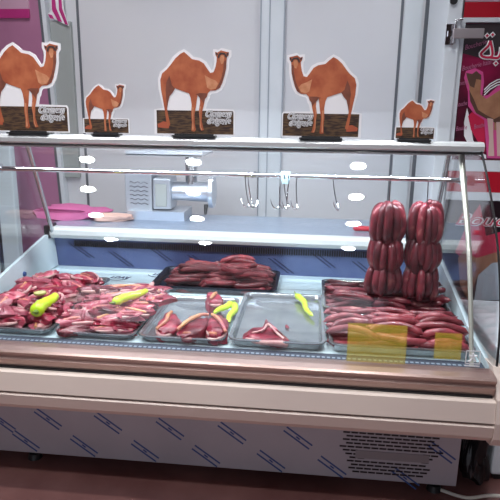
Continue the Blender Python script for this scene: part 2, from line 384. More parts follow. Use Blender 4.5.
# deck and well
finish('deck', box(XL, XR-0.014, 1.779, 2.70, 0.43, 0.548), M_deck, cn)
bm = bmesh.new(); B(bm, XL, XR-0.014, 1.686, 1.778, 0.52, 0.5515)
gr = finish('front_air_grille', bm, mat('grey_blue_grille', (0.045, 0.06, 0.09), 0.5), cn)
bm = bmesh.new(); x = XL+0.02
while x < XR-0.03: B(bm, x, x+0.010, 1.742, 1.752, 0.5512, 0.5522); x += 0.017
finish('grille_holes', bm, mat('perforation_glint', (0.30, 0.36, 0.44), 0.4), cn)
bm = bmesh.new()
for yy in (2.47,): B(bm, XL, XR-0.014, yy, yy+0.004, 0.548, 0.5486)
finish('deck_joint', bm, M_lgroove, cn)
bm = bmesh.new()
for (px, py) in ((118, 277), (160, 274)):
    q = at(px, py, Z=0.5485)
    tm = text_mesh('LDAV', 0.036, 0.0003, 0.3, 0.0014)
    for v in tm.verts: v.co = Vector((q.x-0.035+v.co.x, q.y-0.02+v.co.y*1.3, 0.5485+v.co.z))
    me = bpy.data.meshes.new('x'); tm.to_mesh(me); tm.free(); bm.from_mesh(me); bpy.data.meshes.remove(me)
    tube(bm, [(q.x+0.055*math.cos(a), q.y+0.045*math.sin(a)-0.01, 0.5486) for a in np.linspace(3.4, 6.6, 12)], 0.0022, 4)
finish('film_logo', bm, M_dash, cn)
bp = [(2.70, .55), (2.66, .722), (2.72, .722), (2.74, .42), (2.70, .42)]
finish('back_panel', prism(bp, XL, XR-0.014), M_back, cn)
def yb(z): return 2.70-(z-0.55)*0.04/0.172
bm = bmesh.new(); x = -1.18
while x < 0.42:
    for k in range(1):
        y = yb(0.69); B(bm, x, x+0.0065, y-0.006, y+0.01, 0.664, 0.694)
    x += 0.0115
finish('back_vent_slots', bm, M_black, cn)
bm = bmesh.new()
for k in range(9):
    cx = -1.15+k*0.205; cz = 0.60 if k % 2 else 0.64
    for s_ in (-1, 1):
        xa, za, xb, zb_ = cx-0.05+s_*0.012, cz+0.04, cx+0.05+s_*0.012, cz-0.04
        a = [bm.verts.new((xx, yb(zz)-0.002, zz)) for xx, zz in ((xa-0.005, za), (xa+0.005, za), (xb+0.005, zb_), (xb-0.005, zb_))]
        bm.faces.new(a)
r_ = bmesh.ops.extrude_face_region(bm, geom=bm.faces[:]); bmesh.ops.translate(bm, vec=(0, -0.0006, 0), verts=[g for g in r_['geom'] if isinstance(g, bmesh.types.BMVert)])
finish('back_film_marks', bm, M_dash, cn)
# rear bar, worktop
finish('rear_bar', prism([(2.615, .718), (2.605, .735), (2.610, .757), (2.625, .765), (2.68, .765), (2.68, .712), (2.63, .712)], XL+0.02, XR-0.02), mat('white_bar', (0.66, 0.70, 0.70), 0.4), cn, False)
finish('bar_end_cap', box(XL-0.005, XL+0.02, 2.60, 2.69, 0.715, 0.778), M_black, cn)
finish('rear_worktop', box(XL-0.03, XR+0.015, 2.68, 3.12, 0.735, 0.765, 0.004), mat('blue_grey_worktop', (0.34, 0.42, 0.54), 0.22, 0.5, bump=0.05), cn)
finish('rear_body', box(XL, XR, 2.745, 3.05, 0.06, 0.735), M_base, cn)
# side walls of the well
sw = [(1.70, .553), (2.69, .553), (2.66, .73), (2.58, .735), (2.2, .66), (1.95, .60), (1.70, .575)]
finish('side_wall', prism(sw, XL, XL+0.015), M_side, cn)
finish('side_wall', prism(sw, XR-0.015, XR), M_side, cn)
q = at(24, 274, X=XL+0.015)
bm = bmesh.new(); bmesh.ops.create_cone(bm, cap_ends=True, segments=16, radius1=0.012, radius2=0.010, depth=0.008, matrix=Matrix.Translation((XL+0.019, q.y, q.z)) @ Matrix.Rotation(PI/2, 4, 'Y'))
finish('screw_cap', bm, M_blueprint, cn)
# glass
def glass_sheet(x0, x1, off=0.006, mi=0, a=0, b=40):
    inner = GS[a:b+1]; outer = []
    for i in range(a, b+1):
        p, q = GS[max(i-1, 0)], GS[min(i+1, 40)]; t_ = Vector((q[0]-p[0], q[1]-p[1])).normalized()
        outer.append((GS[i][0]-t_.y*off, GS[i][1]+t_.x*off))
    return prism(inner+outer[::-1], x0, x1)
g = finish('front_glass', glass_sheet(XL, XR-0.004), M_glass, cn, True)
sg = [(y+0.008, z-0.004) for y, z in GS]+[(2.45, 1.205), (2.60, .80), (2.58, .737), (2.2, .662), (1.95, .602), (1.72, .577)]
sg[0] = (1.69, .578)
finish('side_glass', prism(sg, XR-0.010, XR-0.005), M_glass, cn)
finish('side_glass', prism(sg, XL+0.005, XL+0.010), M_glass, cn)
def edge_seal(x0, x1):
    o1 = [(y, z) for y, z in GS]; o2 = []
    for i in range(41):
        p, q = GS[max(i-1, 0)], GS[min(i+1, 40)]; t_ = Vector((q[0]-p[0], q[1]-p[1])).normalized()
        o2.append((GS[i][0]-t_.y*0.008, GS[i][1]+t_.x*0.008))
    return prism(o1+o2[::-1], x0, x1)
finish('glass_edge_seal', edge_seal(XR-0.004, XR+0.001), M_black, cn)
finish('glass_edge_seal', edge_seal(XL-0.001, XL), M_black, cn)
# top rail and top shelf
finish('top_rail', prism([(2.078, 1.216), (2.070, 1.222), (2.068, 1.236), (2.074, 1.245), (2.085, 1.25), (2.125, 1.25), (2.125, 1.216)], XL-0.02, XR+0.005), mat('bright_rail', (0.80, 0.84, 0.85), 0.25, 0.5), cn)
finish('rail_gasket', box(XL-0.015, XR, 2.080, 2.13, 1.207, 1.216), M_black, cn)
finish('light_housing', box(XL+0.02, XR-0.02, 2.135, 2.185, 1.198, 1.222), M_ptw, cn)
finish('top_shelf', box(XL-0.02, XR+0.005, 2.125, 2.46, 1.225, 1.235), mat('top_glass_shelf', (0.60, 0.66, 0.70), 0.12, 0.3), cn)
for x, sx in ((XL+0.03, 1), (XR-0.03, -1)):
    bm = bmesh.new(); tube(bm, [(x, 2.42, 1.225), (x, 2.62, 0.74)], 0.011, 10)
    finish('rear_post', bm, M_steel, cn, True)
bm = bmesh.new(); tube(bm, spline([(0.545, 2.14, 1.215), (0.545, 2.06, 1.10), (0.545, 1.93, 0.93), (0.545, 1.84, 0.77), (0.545, 1.74, 0.555)], 14), [0.011-0.0003*i for i in range(15)], 10)
finish('front_post', bm, mat('pale_metal_post', (0.72, 0.71, 0.62), 0.3, 0.6), cn, True)
bm = bmesh.new(); tube(bm, [(XL+0.012, 2.2, 1.102), (XR-0.014, 2.2, 1.102)], 0.0095, 16)
finish('hanging_rod', bm, M_chrome, cn, True)
bm = box(XL+0.010, XL+0.03, 2.18, 2.22, 1.085, 1.12, 0.002); B(bm, XR-0.035, XR-0.012, 2.18, 2.22, 1.085, 1.12, 0.002)
finish('rod_bracket', bm, M_steel, cn)
# translucent yellow patches and logo sticker on the glass
def G_at(px, py):
    d = rt*(px-250)+up*(250-py)+fwd*F_PX
    best = None
    for i in range(41):
        t_ = GS[i][0]/d.y; e = abs(CAM_H+d.z*t_-GS[i][1])
        if best is None or e < best[0]: best = (e, i, t_)
    return best[1], d.x*best[2]
def glass_patch(x0, x1, s0, s1, off=0.008):          # thin film following the glass, s = metres up along the glass
    out = []; L = [0]
    for i in range(40): L.append(L[-1]+math.hypot(GS[i+1][0]-GS[i][0], GS[i+1][1]-GS[i][1]))
    def pos(s, o):
        k = 0
        while k < 39 and L[k+1] < s: k += 1
        u = (s-L[k])/(L[k+1]-L[k]); y = GS[k][0]*(1-u)+GS[k+1][0]*u; z = GS[k][1]*(1-u)+GS[k+1][1]*u
        t_ = Vector((GS[k+1][0]-GS[k][0], GS[k+1][1]-GS[k][1])).normalized()
        return (y-t_.y*o, z+t_.x*o)
    n = 6
    a = [pos(s0+(s1-s0)*i/n, off) for i in range(n+1)]; b = [pos(s0+(s1-s0)*i/n, off-0.001) for i in range(n+1)]
    return prism(a+b[::-1], x0, x1), pos
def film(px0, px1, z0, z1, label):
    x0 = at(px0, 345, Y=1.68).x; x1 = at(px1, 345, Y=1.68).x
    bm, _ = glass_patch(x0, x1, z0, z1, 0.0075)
    return tag(finish('yellow_patch', bm, M_yel), label, 'sticker')
film(347, 406, 0.004, 0.128, 'large translucent yellow patch on the lower front glass, left of the other yellow one')
film(434, 461, 0.030, 0.112, 'small translucent yellow patch on the lower front glass near its right end')
def gpos(x, s, o=0.0078):
    _, pos = glass_patch(0, 0.01, 0.01, 0.02); y, z = pos(s, o); return Vector((x, y, z))
t = thing('logo_sticker', 'small white square outlined logo sticker with leaping figure, right corner of front glass', 'sticker', (0, 0, 0))
cx = at(472, 356, Y=1.68).x; hw = 0.0225; s0 = 0.018; s1 = 0.062
bm = bmesh.new()
for (xa, xb, sa, sb) in ((cx-hw, cx+hw, s0, s0+0.003), (cx-hw, cx+hw, s1-0.003, s1), (cx-hw, cx-hw+0.003, s0, s1), (cx+hw-0.003, cx+hw, s0, s1), (cx-hw, cx+hw, 0.010, 0.014)):
    p, _ = glass_patch(xa, xb, sa, sb, 0.0078); me = bpy.data.meshes.new('x'); p.to_mesh(me); p.free(); bm.from_mesh(me); bpy.data.meshes.remove(me)
finish('sticker_border', bm, M_ptw, t)
bm = bmesh.new()
def stroke(bm, a, b, r=0.0021):
    tube(bm, [gpos(cx+a[0], s0+a[1]), gpos(cx+b[0], s0+b[1])], [r, r*1.5], 8)
for a, b in (((0, .024), (0, .036)), ((0, .024), (-.012, .029)), ((0, .024), (.013, .029)), ((0, .024), (-.008, .009)), ((0, .024), (.009, .009)), ((-.008, .009), (-.014, .010))): stroke(bm, a, b)
finish('sticker_figure', bm, M_ptw, t)

# ------------------------------------------------------------ hanging hooks
def hook_mesh(bm, n=1):
    P = spline([Vector(v_)*1.38+Vector((0, 0, -0.005)) for v_ in [(0, -0.012, -0.004), (0, -0.009, 0.008), (0, 0.001, 0.0125), (0, 0.012, 0.006), (0, 0.013, -0.01), (0, 0.008, -0.035), (0.002, 0.0, -0.065), (0.004, -0.010, -0.082), (-0.002, -0.020, -0.088), (-0.012, -0.024, -0.078), (-0.017, -0.024, -0.060)]], 40)
    tube(bm, P, [0.0022]*36+[0.0020, 0.0017, 0.0014, 0.001, 0.0004], 7)
proto_hook = None
hooks = [(245, 0.15, 'leftmost bare steel hook hanging on the rod'), (250, 0.5, 'bare steel hook on the rod, second from the left'), (255, -0.45, 'bare steel hook on the rod just left of the blue clip'),
         (279, -0.25, 'bare steel hook on the rod at the left edge of the blue clip'), (284, 0.2, 'steel hook held under the left half of the blue clip'), (289, -0.1, 'steel hook held under the right half of the blue clip'),
         (297, 0.1, 'bare steel hook on the rod just right of the blue clip'), (335, 0.35, 'lone bare steel hook on the rod midway to the sausages')]
for px, rz, lab in hooks:
    q = at(px, 175, Y=2.2)
    if proto_hook is None:
        bm = bmesh.new(); hook_mesh(bm)
        proto_hook = finish('meat_hook', bm, M_chrome, None, True); o = proto_hook; tag(o, lab, 'hook', 'steel hooks on the hanging rod')
    else: o = proto_hook.copy(); COL.objects.link(o); o['label'] = lab
    o.location = (q.x, 2.2, 1.102); o.rotation_euler = (0, random.Random(px).uniform(-.12, .12), rz)
q = at(285.5, 177, Y=2.2)
bm = bmesh.new(); B(bm, q.x-0.017, q.x+0.017, 2.1855, 2.190, 1.085, 1.117, 0.001); B(bm, q.x-0.017, q.x+0.017, 2.1855, 2.2145, 1.1145, 1.118, 0.001); B(bm, q.x-0.012, q.x+0.012, 2.184, 2.190, 1.072, 1.088, 0.001)
tag(finish('rod_clip', bm, mat('light_blue_plastic', (0.45, 0.68, 0.80), 0.3)), 'light blue plastic clip wrapped around the hanging rod among the hooks', 'clip')

# ------------------------------------------------------------ sausages
def sausage_mesh(length, r, bend, seg=10, seed=0, tip=True):
    rn = random.Random(seed); bm = bmesh.new(); n = 14
    P = []; R_ = []
    for i in range(n+1):
        u = i/n; x = (u-0.5)*length
        P.append((x, bend*(1-(2*u-1)**2)+rn.uniform(-1, 1)*r*0.05, math.sin(u*PI*2+seed)*r*0.12))
        e = min(u, 1-u)*length
        k = math.sqrt(max(0, 1-(1-min(e/(r*1.5), 1))**2)); R_.append(max(r*k*(1+rn.uniform(-.05, .05)), r*0.12))
    P.insert(0, (P[0][0]-r*0.35, P[0][1], 0)); P.append((P[-1][0]+r*0.35, P[-1][1], 0)); R_.insert(0, r*0.1); R_.append(r*0.1)
    tube(bm, P, R_, seg); return bm
def protos(name, specs, m):
    out = []
    for i, (L_, r, b_) in enumerate(specs):
        o = finish(name, sausage_mesh(L_, r, b_, seed=i), m, None, True); out.append(o)
    return out
ORD = ['front', 'second', 'third', 'fourth', 'fifth', 'sixth', 'seventh', 'eighth', 'ninth', 'tenth', 'eleventh', 'twelfth']
LAY = {1: [''], 2: ['bottom', 'top'], 3: ['bottom', 'middle', 'top'], 4: ['bottom', 'second', 'third', 'top'], 5: ['bottom', 'second', 'middle', 'fourth', 'top']}
def nm(layer, nl, j, i, nx):
    c = {1: [''], 2: [' left', ' right'], 3: [' left', ' centre', ' right'], 4: [' far left', ' left', ' right', ' far right']}[nx][i]
    return LAY[nl][layer]+' layer '+ORD[j]+' row'+c
def heap(ps, spots, label, cat, group):
    first = {}; names = [q_[7] for q_ in spots]; spots = [q_[:7] for q_ in spots]
    for i, (x, y, z, rz, ry, rx, k) in enumerate(spots):
        p = ps[k % len(ps)]
        if k % len(ps) not in first: first[k % len(ps)] = 1; o = p
        else: o = p.copy(); COL.objects.link(o)
        o.location = (x, y, z); o.rotation_euler = (rx, ry, rz)
        tag(o, label+', '+names[i], cat, group)
    for j, p in enumerate(ps):
        if j not in first: bpy.data.objects.remove(p)
# trays
def rr(w_, d, r, n=5):
    pts = []
    for cx_, cy, a0 in ((w_/2-r, d/2-r, 0), (-w_/2+r, d/2-r, 90), (-w_/2+r, -d/2+r, 180), (w_/2-r, -d/2+r, 270)):
        for k in range(n+1):
            a = math.radians(a0+90*k/n); pts.append((cx_+r*math.cos(a), cy+r*math.sin(a)))
    return pts
def tray(x0, x1, y0, y1, h, m, label, cat='tray', z=0.549, name='serving_tray'):
    w_, d = x1-x0, y1-y0; cx, cy = (x0+x1)/2, (y0+y1)/2
    bm = bmesh.new()
    prof = [(0, h-0.003), (0.001, h), (0.010, h), (0.014, h-0.003), (0.020, 0.006), (0.028, 0.0015), (0.20, 0.0012)]
    prof2 = [(0.20, 0), (0.028, 0.0), (0.0185, 0.004), (0.0125, h-0.005), (0.009, h-0.0022), (0.002, h-0.0022), (0, h-0.005)]
    loops = []
    for ins, zz in prof+prof2:
        ins = min(ins, min(w_, d)/2-0.03)
        loops.append([bm.verts.new((cx+a, cy+b, z+zz)) for a, b in rr(w_-2*ins, d-2*ins, max(0.035-ins*0.6, 0.012))])
    n = len(loops[0]); NL = len(loops)
    for i in range(NL):
        if i == len(prof)-1: continue
        A, Bq = loops[i], loops[(i+1) % NL]
        for k in range(n): bm.faces.new((A[k], A[(k+1) % n], Bq[(k+1) % n], Bq[k]))
    bm.faces.new(loops[len(prof)-1]); bm.faces.new(loops[len(prof)][::-1])
    o = finish(name, bm, m, None, True, loc=(cx, cy, z))
    return tag(o, label, cat)
ZD = 0.549
tray(-1.262, -0.905, 1.782, 2.44, 0.028, M_tray, 'leftmost steel tray heaped with raw meat chops and a lime green pepper')
tray(-0.896, -0.594, 1.782, 2.33, 0.026, M_tray, 'steel tray heaped with raw ribs, second from the left')
tray(-0.586, -0.272, 1.782, 2.24, 0.028, M_tray, 'steel tray with a few chops and two peppers, third from the left')
tray(-0.262, 0.076, 1.782, 2.31, 0.034, M_tray, 'nearly empty steel tray holding a single chop and a pepper')
tray(0.087, 0.575, 1.782, 2.10, 0.036, M_tray, 'wide steel tray of sausages at the front right')
tray(0.070, 0.575, 2.115, 2.50, 0.050, M_tray, 'wide steel tray of sausages behind the front right tray')
tray(-0.700, -0.125, 2.335, 2.66, 0.034, mat('dark_tray', (0.03, 0.035, 0.05), 0.25, 0.5), 'black tray of thin dark sausages at the back of the case')

rn = random.Random(5)
# front right tray: layers of sausages running mostly along the counter
ps = protos('sausage', [(0.17, 0.0135, 0.016), (0.19, 0.013, -0.02), (0.15, 0.014, 0.026), (0.18, 0.0125, 0.028)], mat('pinker_sausage_meat', (0.12, 0.010, 0.018), 0.33, col2=(0.32, 0.055, 0.07), col3=(0.50, 0.20, 0.18), scale=26, bump=0.4, bscale=45, coat=0.25, rnd=0.35, cr=(0.3, 0.62)))
sp = []
for layer, (ny, z) in enumerate(((9, 0.567), (8, 0.589), (6, 0.609))):
    for j in range(ny):
        y = 1.832+layer*0.012+j*(0.225-layer*0.02)/(ny-1)
        for i in range(3):
            x = 0.175+i*0.152+rn.uniform(-.015, .015)
            if layer == 2 and rn.random() < 0.25: continue
            sp.append((x, y+rn.uniform(-.004, .004), z+rn.uniform(-.002, .004)+(0.012*(j/ny) if layer else 0), rn.uniform(-.26, .26), rn.uniform(-.06, .06), rn.uniform(0, 6), rn.randrange(4), nm(layer, 3, j, i, 3)))
heap(ps, sp, 'sausage in the front right tray', 'sausage', 'sausages in the wide front right tray')
ps = protos('sausage', [(0.16, 0.0125, 0.012), (0.18, 0.012, -0.016), (0.14, 0.0135, 0.018)], M_saus)
sp = []
for layer, (ny, z) in enumerate(((8, 0.567), (7, 0.588), (6, 0.608), (4, 0.627))):
    for j in range(ny):
        y = 2.165+layer*0.015+j*(0.285-layer*0.03)/(ny-1)
        for i in range(3):
            x = 0.165+i*0.155+rn.uniform(-.02, .02)+layer*0.006
            if i == 0 and layer == 3: continue
            sp.append((x, y+rn.uniform(-.004, .004), z+rn.uniform(-.002, .004), rn.uniform(-.34, .34), rn.uniform(-.06, .06), rn.uniform(0, 6), rn.randrange(3), nm(layer, 4, j, i, 3)))
heap(ps, sp, 'sausage in the tray under the hanging bunches', 'sausage', 'sausages in the wide tray behind the front right one')
# black tray
ps = protos('thin_sausage', [(0.17, 0.0125, 0.02), (0.20, 0.012, -0.03), (0.15, 0.0125, 0.035), (0.19, 0.012, 0.01)], M_sausd)
sp = []
for layer, (ny, z) in enumerate(((7, 0.566), (7, 0.587), (6, 0.607), (5, 0.626), (3, 0.643))):
    for j in range(ny):
        y = 2.395+layer*0.014+j*(0.205-layer*0.02)/(ny-1)
        for i in range(2 if layer > 2 else 3):
            x = -0.56+layer*0.02+i*0.165+rn.uniform(-.02, .02)
            x = min(max(x, -0.57), -0.25)
            sp.append((x, y+rn.uniform(-.004, .004), z+rn.uniform(-.002, .006), rn.uniform(-.2, .2), rn.uniform(-.08, .08), rn.uniform(0, 6), rn.randrange(4), nm(layer, 5, j, i, 2 if layer > 2 else 3)))
heap(ps, sp, 'thin dark sausage in the black tray', 'sausage', 'thin sausages piled in the black tray')

# hanging bunches
def bunch(px, label, seed, dz):
    rn = random.Random(seed)
    q = at(px, 203, Y=2.2); cx = q.x; top = q.z-dz-0.006
    t = thing('sausage_bunch', label, 'sausages', (cx, 2.2, top), 'sausage bunches hanging on hooks')
    tiers = [(0.00, 0.155, 12, 0.056, 0.0175), (0.134, 0.130, 12, 0.055, 0.0175), (0.244, 0.118, 11, 0.060, 0.0175)]
    for k, (d0, ln, n, R, r) in enumerate(tiers):
        for i in range(n):
            a = 2*PI*i/n+k*0.3+rn.uniform(-.1, .1); rr_ = R*(1 if i % 2 else 0.93)
            ca, sa = math.cos(a), math.sin(a)*0.85
            jit = rn.uniform(-.014, .012); ln2 = ln*rn.uniform(.84, 1.10); a2 = rn.uniform(-.22, .22); r = rn.uniform(.0145, .0185)
            tp = 0.014 if k == 0 else rr_*0.74; bt = rr_*0.82
            P = [Vector((cx+ca*tp, 2.2+sa*tp, top-d0+jit)), Vector((cx+ca*rr_*(0.86 if k == 0 else 0.95), 2.2+sa*rr_*(0.86 if k == 0 else 0.95), top-d0-ln2*(0.14 if k == 0 else 0.25)+jit)), Vector((cx+ca*rr_*1.05, 2.2+sa*rr_*1.05, top-d0-ln2*0.65+jit)), Vector((cx+math.cos(a+a2)*bt, 2.2+math.sin(a+a2)*bt*.85, top-d0-ln2+jit))]
            P = spline(P, 10); m_ = len(P)-1
            R_ = [max(r*rn.uniform(.96, 1.04)*math.sqrt(max(0, 1-(abs(2*u/m_-1))**3.2)), r*0.2) for u in range(m_+1)]
            finish('sausage', tube(bmesh.new(), P, R_, 9), M_saus, t, True)
    bm = bmesh.new(); tube(bm, [(cx, 2.2, top-0.35), (cx, 2.2, top-0.04)], 0.032, 10)
    finish('inner_links', bm, M_saus, t, True)
    return cx, top
for px, lab, sd, hx, dz in ((389, 'bunch of linked red sausages hanging on the rod, left of the two', 1, 392, 0.0), (427, 'bunch of linked red sausages hanging on the rod, nearest the right side glass', 2, 432, 0.002)):
    cx, top = bunch(px, lab, sd, dz)
    P = spline([(cx-0.004, 2.1885, 1.098), (cx-0.002, 2.191, 1.110), (cx, 2.200, 1.1145), (cx, 2.2118, 1.108), (cx, 2.212, 1.09), (cx, 2.205, 1.06), (cx, 2.197, top+0.012), (cx, 2.192, top-0.004), (cx-0.006, 2.185, top+0.0)], 30)
    tag(finish('meat_hook', tube(bmesh.new(), P, 0.0023, 7), M_chrome, None, True), 'steel hook on the rod carrying the %s sausage bunch' % ('left' if sd == 1 else 'right'), 'hook')

# ------------------------------------------------------------ meat
def lump(bm, c, sx, sy, sz, seed, rz=0.0, rough=0.28, sub=3, mi=0, tilt=0.0):
    r = bmesh.ops.create_icosphere(bm, subdivisions=sub, radius=1)
    Rm = Matrix.Rotation(rz, 3, 'Z') @ Matrix.Rotation(tilt, 3, 'Y')
    for v in r['verts']:
        p = v.co.copy()
        d = 1+rough*noise.noise(p*1.4+Vector((seed*3.7, seed, 0)))*1.7+rough*0.65*noise.noise(p*3.3+Vector((0, seed*2.1, 5)))+rough*0.3*noise.noise(p*7+Vector((seed, 2, 5)))
        # squarish cut
        q = Vector((math.copysign(abs(p.x)**0.75, p.x), math.copysign(abs(p.y)**0.75, p.y), math.copysign(abs(p.z)**0.7, p.z)))
        q = Vector((q.x*sx, q.y*sy, q.z*sz))*d
        v.co = Rm @ q+Vector(c)
    for f in {f for v in r['verts'] for f in v.link_faces}: f.material_index = mi
def chop(seed, name='meat_chop', L_=0.07, W_=0.05, T_=0.018, pale=False, bone=True, m=None):
    rn = random.Random(seed)
    root = thing(name, 'x', 'meat')
    bm = bmesh.new(); lump(bm, (0, 0, 0), L_, W_, T_, seed, rn.uniform(-.3, .3))
    lump(bm, (rn.uniform(-.3, .3)*L_, rn.uniform(-.4, .4)*W_, T_*0.5), L_*0.5, W_*0.5, T_*0.8, seed+9, rn.uniform(0, 3), sub=2)
    finish('meat_flesh', bm, m or (M_meatp if pale else M_meat), root, True)
    # fat rim: irregular strip along one edge
    bm = bmesh.new(); s = rn.choice((-1, 1)); P = []
    for i in range(9):
        a = math.radians(20+i*16)*s
        P.append((math.cos(a)*L_*0.98, math.sin(a)*W_*1.0, T_*0.35+noise.noise(Vector((i*.4, seed, 0)))*0.006))
    tube(bm, spline(P, 20), [0.0035+0.0035*math.sin(PI*i/20)+0.0012*noise.noise(Vector((i, seed, 1))) for i in range(21)], 7)
    finish('fat_edge', bm, M_fat, root, True)
    if bone:
        bm = bmesh.new(); x0 = -L_*0.9
        P = spline([(x0, -W_*0.25, T_*0.5), (-L_*0.2, W_*0.15, T_*0.95), (L_*0.75, W_*0.1, T_*0.6)], 14)
        tube(bm, P, [0.0075, 0.0085]+[0.0065+0.0015*math.sin(i) for i in range(11)]+[0.006, 0.003], 8)
        finish('bone', bm, M_bone, root, True)
    return root
def place(protos_, spots, label, cat, group):
    used = set()
    for (x, y, z, rz, ry, rx, k, s, nm_) in spots:
        k %= len(protos_); p = protos_[k]
        if k in used: o = dup(p, (x, y, z), (rx, ry, rz), s)
        else:
            used.add(k); o = p; o.location = (x, y, z); o.rotation_euler = (rx, ry, rz); o.scale = (s, s, s)
        tag(o, label+', '+nm_, cat, group)
    for k, p in enumerate(protos_):
        if k not in used:
            for c in list(p.children): bpy.data.objects.remove(c)
            bpy.data.objects.remove(p)
# leftmost tray
pr = [chop(s, L_=a, W_=b, T_=c, pale=p_, bone=bn) for s, a, b, c, p_, bn in ((1, .062, .042, .018, 0, 1), (2, .055, .045, .02, 0, 1), (3, .068, .035, .017, 1, 0), (4, .05, .04, .022, 0, 0), (5, .06, .038, .018, 1, 1), (6, .065, .03, .022, 0, 0))]
sp = []; rn = random.Random(11)
for layer, (ny, nx, z) in enumerate(((6, 3, 0.572), (6, 3, 0.594), (5, 2, 0.612))):
    for j in range(ny):
        for i in range(nx):
            sp.append((-1.205+0.02*layer+i*(0.24-0.03*layer)/(max(nx-1, 1))+rn.uniform(-.012, .012), 1.835+layer*0.03+j*(0.53-0.07*layer)/(ny-1)+rn.uniform(-.015, .015), z+rn.uniform(-.003, .006), rn.uniform(-PI, PI), rn.uniform(-.3, .3), rn.uniform(-.3, .3), rn.randrange(6), rn.uniform(.8, 1.05), nm(layer, 3, j, i, nx)))
place(pr, sp, 'raw meat cut in the leftmost tray', 'meat', 'cuts of meat heaped in the leftmost tray')
# second tray: ribs lying along the counter
pr = [chop(s, 'meat_rib', L_=a, W_=b, T_=c, pale=p_, bone=bn) for s, a, b, c, p_, bn in ((21, .085, .026, .016, 1, 1), (22, .095, .024, .015, 0, 1), (23, .075, .028, .018, 0, 0), (24, .08, .022, .015, 1, 1), (25, .06, .034, .018, 0, 1), (26, .09, .02, .017, 1, 0))]
sp = []
for layer, (ny, nx, z) in enumerate(((8, 2, 0.572), (8, 2, 0.593), (7, 2, 0.611), (4, 1, 0.624))):
    for j in range(ny):
        for i in range(nx):
            sp.append((-0.815+0.01*layer+i*0.135+rn.uniform(-.012, .012)+(0.06 if nx == 1 else 0), 1.82+layer*0.02+j*(0.43-0.06*layer)/(ny-1)+rn.uniform(-.008, .008), z+rn.uniform(-.002, .006), rn.uniform(-.1, .5), rn.uniform(-.12, .12), rn.uniform(-.5, .5), rn.randrange(6), rn.uniform(.85, 1.05), nm(layer, 4, j, i, nx)))
place(pr, sp, 'meat rib in the second tray', 'meat', 'ribs heaped in the second tray')
# top pieces at the back of the second tray
for sd, px, py, z, rz, s, lab in ((31, 100, 291, 0.632, 0.30, 1.0, 'long dark red strip of meat lying along the back of the second tray'),
                                  (32, 160, 300, 0.628, 0.9, 0.85, 'bright red chunk of meat at the back right corner of the second tray'),
                                  (33, 143, 290, 0.632, 0.5, 0.75, 'pink meat piece at the far back of the second tray, behind the pepper')):
    o = chop(sd, L_=0.085 if sd == 31 else 0.06, W_=0.026 if sd == 31 else 0.045, T_=0.02, pale=(sd == 33), bone=(sd != 31)); q = at(px, py, Z=z)
    o.location = q; o.rotation_euler = (0, 0, rz); o.scale = (s,)*3; tag(o, lab, 'meat')
# T-bone style chops in third and fourth trays
def tall_chop(px, py, label, seed, sx=0.045, sy=0.06, rz=0.0, h=0.022, ridge=((-.9, .0), (0, .9)), z=0.575):
    q = at(px, py, Z=z); root = thing('meat_chop', label, 'meat', (0, 0, 0))
    bm = bmesh.new(); lump(bm, (0, 0, 0), sx, sy, h, seed, 0, rough=0.22); finish('meat_flesh', bm, M_meat, root, True)
    bm = bmesh.new()
    P = spline([(a*sx, b*sy, h*(1.15-0.5*(a*a+b*b)*0.6)) for a, b in ridge], 16)
    tube(bm, P, [0.004+0.0035*math.sin(PI*(0.15+0.7*i/16))+0.0008*math.sin(i*2.1) for i in range(17)], 8)
    finish('bone', bm, M_bone, root, True)
    bm = bmesh.new()
    P = spline([(math.cos(a)*sx*0.95, math.sin(a)*sy*0.98, h*0.3) for a in (3.4, 3.9, 4.4, 4.9, 5.4, 5.9)], 16)
    tube(bm, P, [0.003+0.003*math.sin(PI*i/16) for i in range(17)], 7); finish('fat_edge', bm, M_fat, root, True)
    root.location = q; root.rotation_euler = (0.12, 0, rz)
    return root
tall_chop(168, 327, 'small red chop with pale bone at the left of the third tray', 41, 0.042, 0.080, 0.05, 0.026, ((-.7, -.7), (-.1, -.1), (-.15, .5), (.0, .95)))
tall_chop(194, 330, 'large red chop with a slanting pale bone in the middle of the third tray', 42, 0.045, 0.085, -0.15, 0.03, ((-.95, -.6), (-.5, .1), (.1, .75), (.6, 1.0)))
tall_chop(217, 330, 'red chop with long pale bone at the right of the third tray', 43, 0.040, 0.080, 0.15, 0.03, ((-.5, .95), (.0, .4), (.4, -.1), (.8, -.7)))
tall_chop(214, 303, 'upright pointed chunk of meat at the back of the third tray', 44, 0.032, 0.045, 0.5, 0.032, ((-.7, -.4), (0, .1), (.7, .9)), z=0.585)
tall_chop(187, 338, 'small pink end of meat in front of the large middle chop', 45, 0.020, 0.013, 0.1, 0.018, ((-.7, 0), (.7, .1)), z=0.572)
tall_chop(213, 339, 'small dark end of meat at the front right of the third tray', 46, 0.020, 0.013, -0.1, 0.02, ((-.7, 0.2), (.7, .1)), z=0.572)
# single chop in fourth tray
root = thing('meat_chop', 'single flat chop with a thick leg bone in the nearly empty tray', 'meat', (0, 0, 0))
poly = [(244, 337), (250, 333), (262, 331), (266, 322), (270, 326), (278, 333), (286, 340), (289, 344), (286, 348), (278, 348), (262, 345), (250, 342), (243, 342)]
P = [at(a, b, Z=0.556) for a, b in poly]
bm = bmesh.new(); c_ = sum(P, Vector())/len(P)
lo = [bm.verts.new(p) for p in P]; mid = [bm.verts.new(c_+(p-c_)*1.04+Vector((0, 0, 0.010))) for p in P]; hi = [bm.verts.new(c_+(p-c_)*0.8+Vector((0, 0, 0.021+0.004*math.sin(i*1.7)))) for i, p in enumerate(P)]
n = len(P)
for i in range(n):
    for A, Bq in ((lo, mid), (mid, hi)): bm.faces.new((A[i], A[(i+1) % n], Bq[(i+1) % n], Bq[i]))
bm.faces.new(hi); bm.faces.new(lo[::-1])
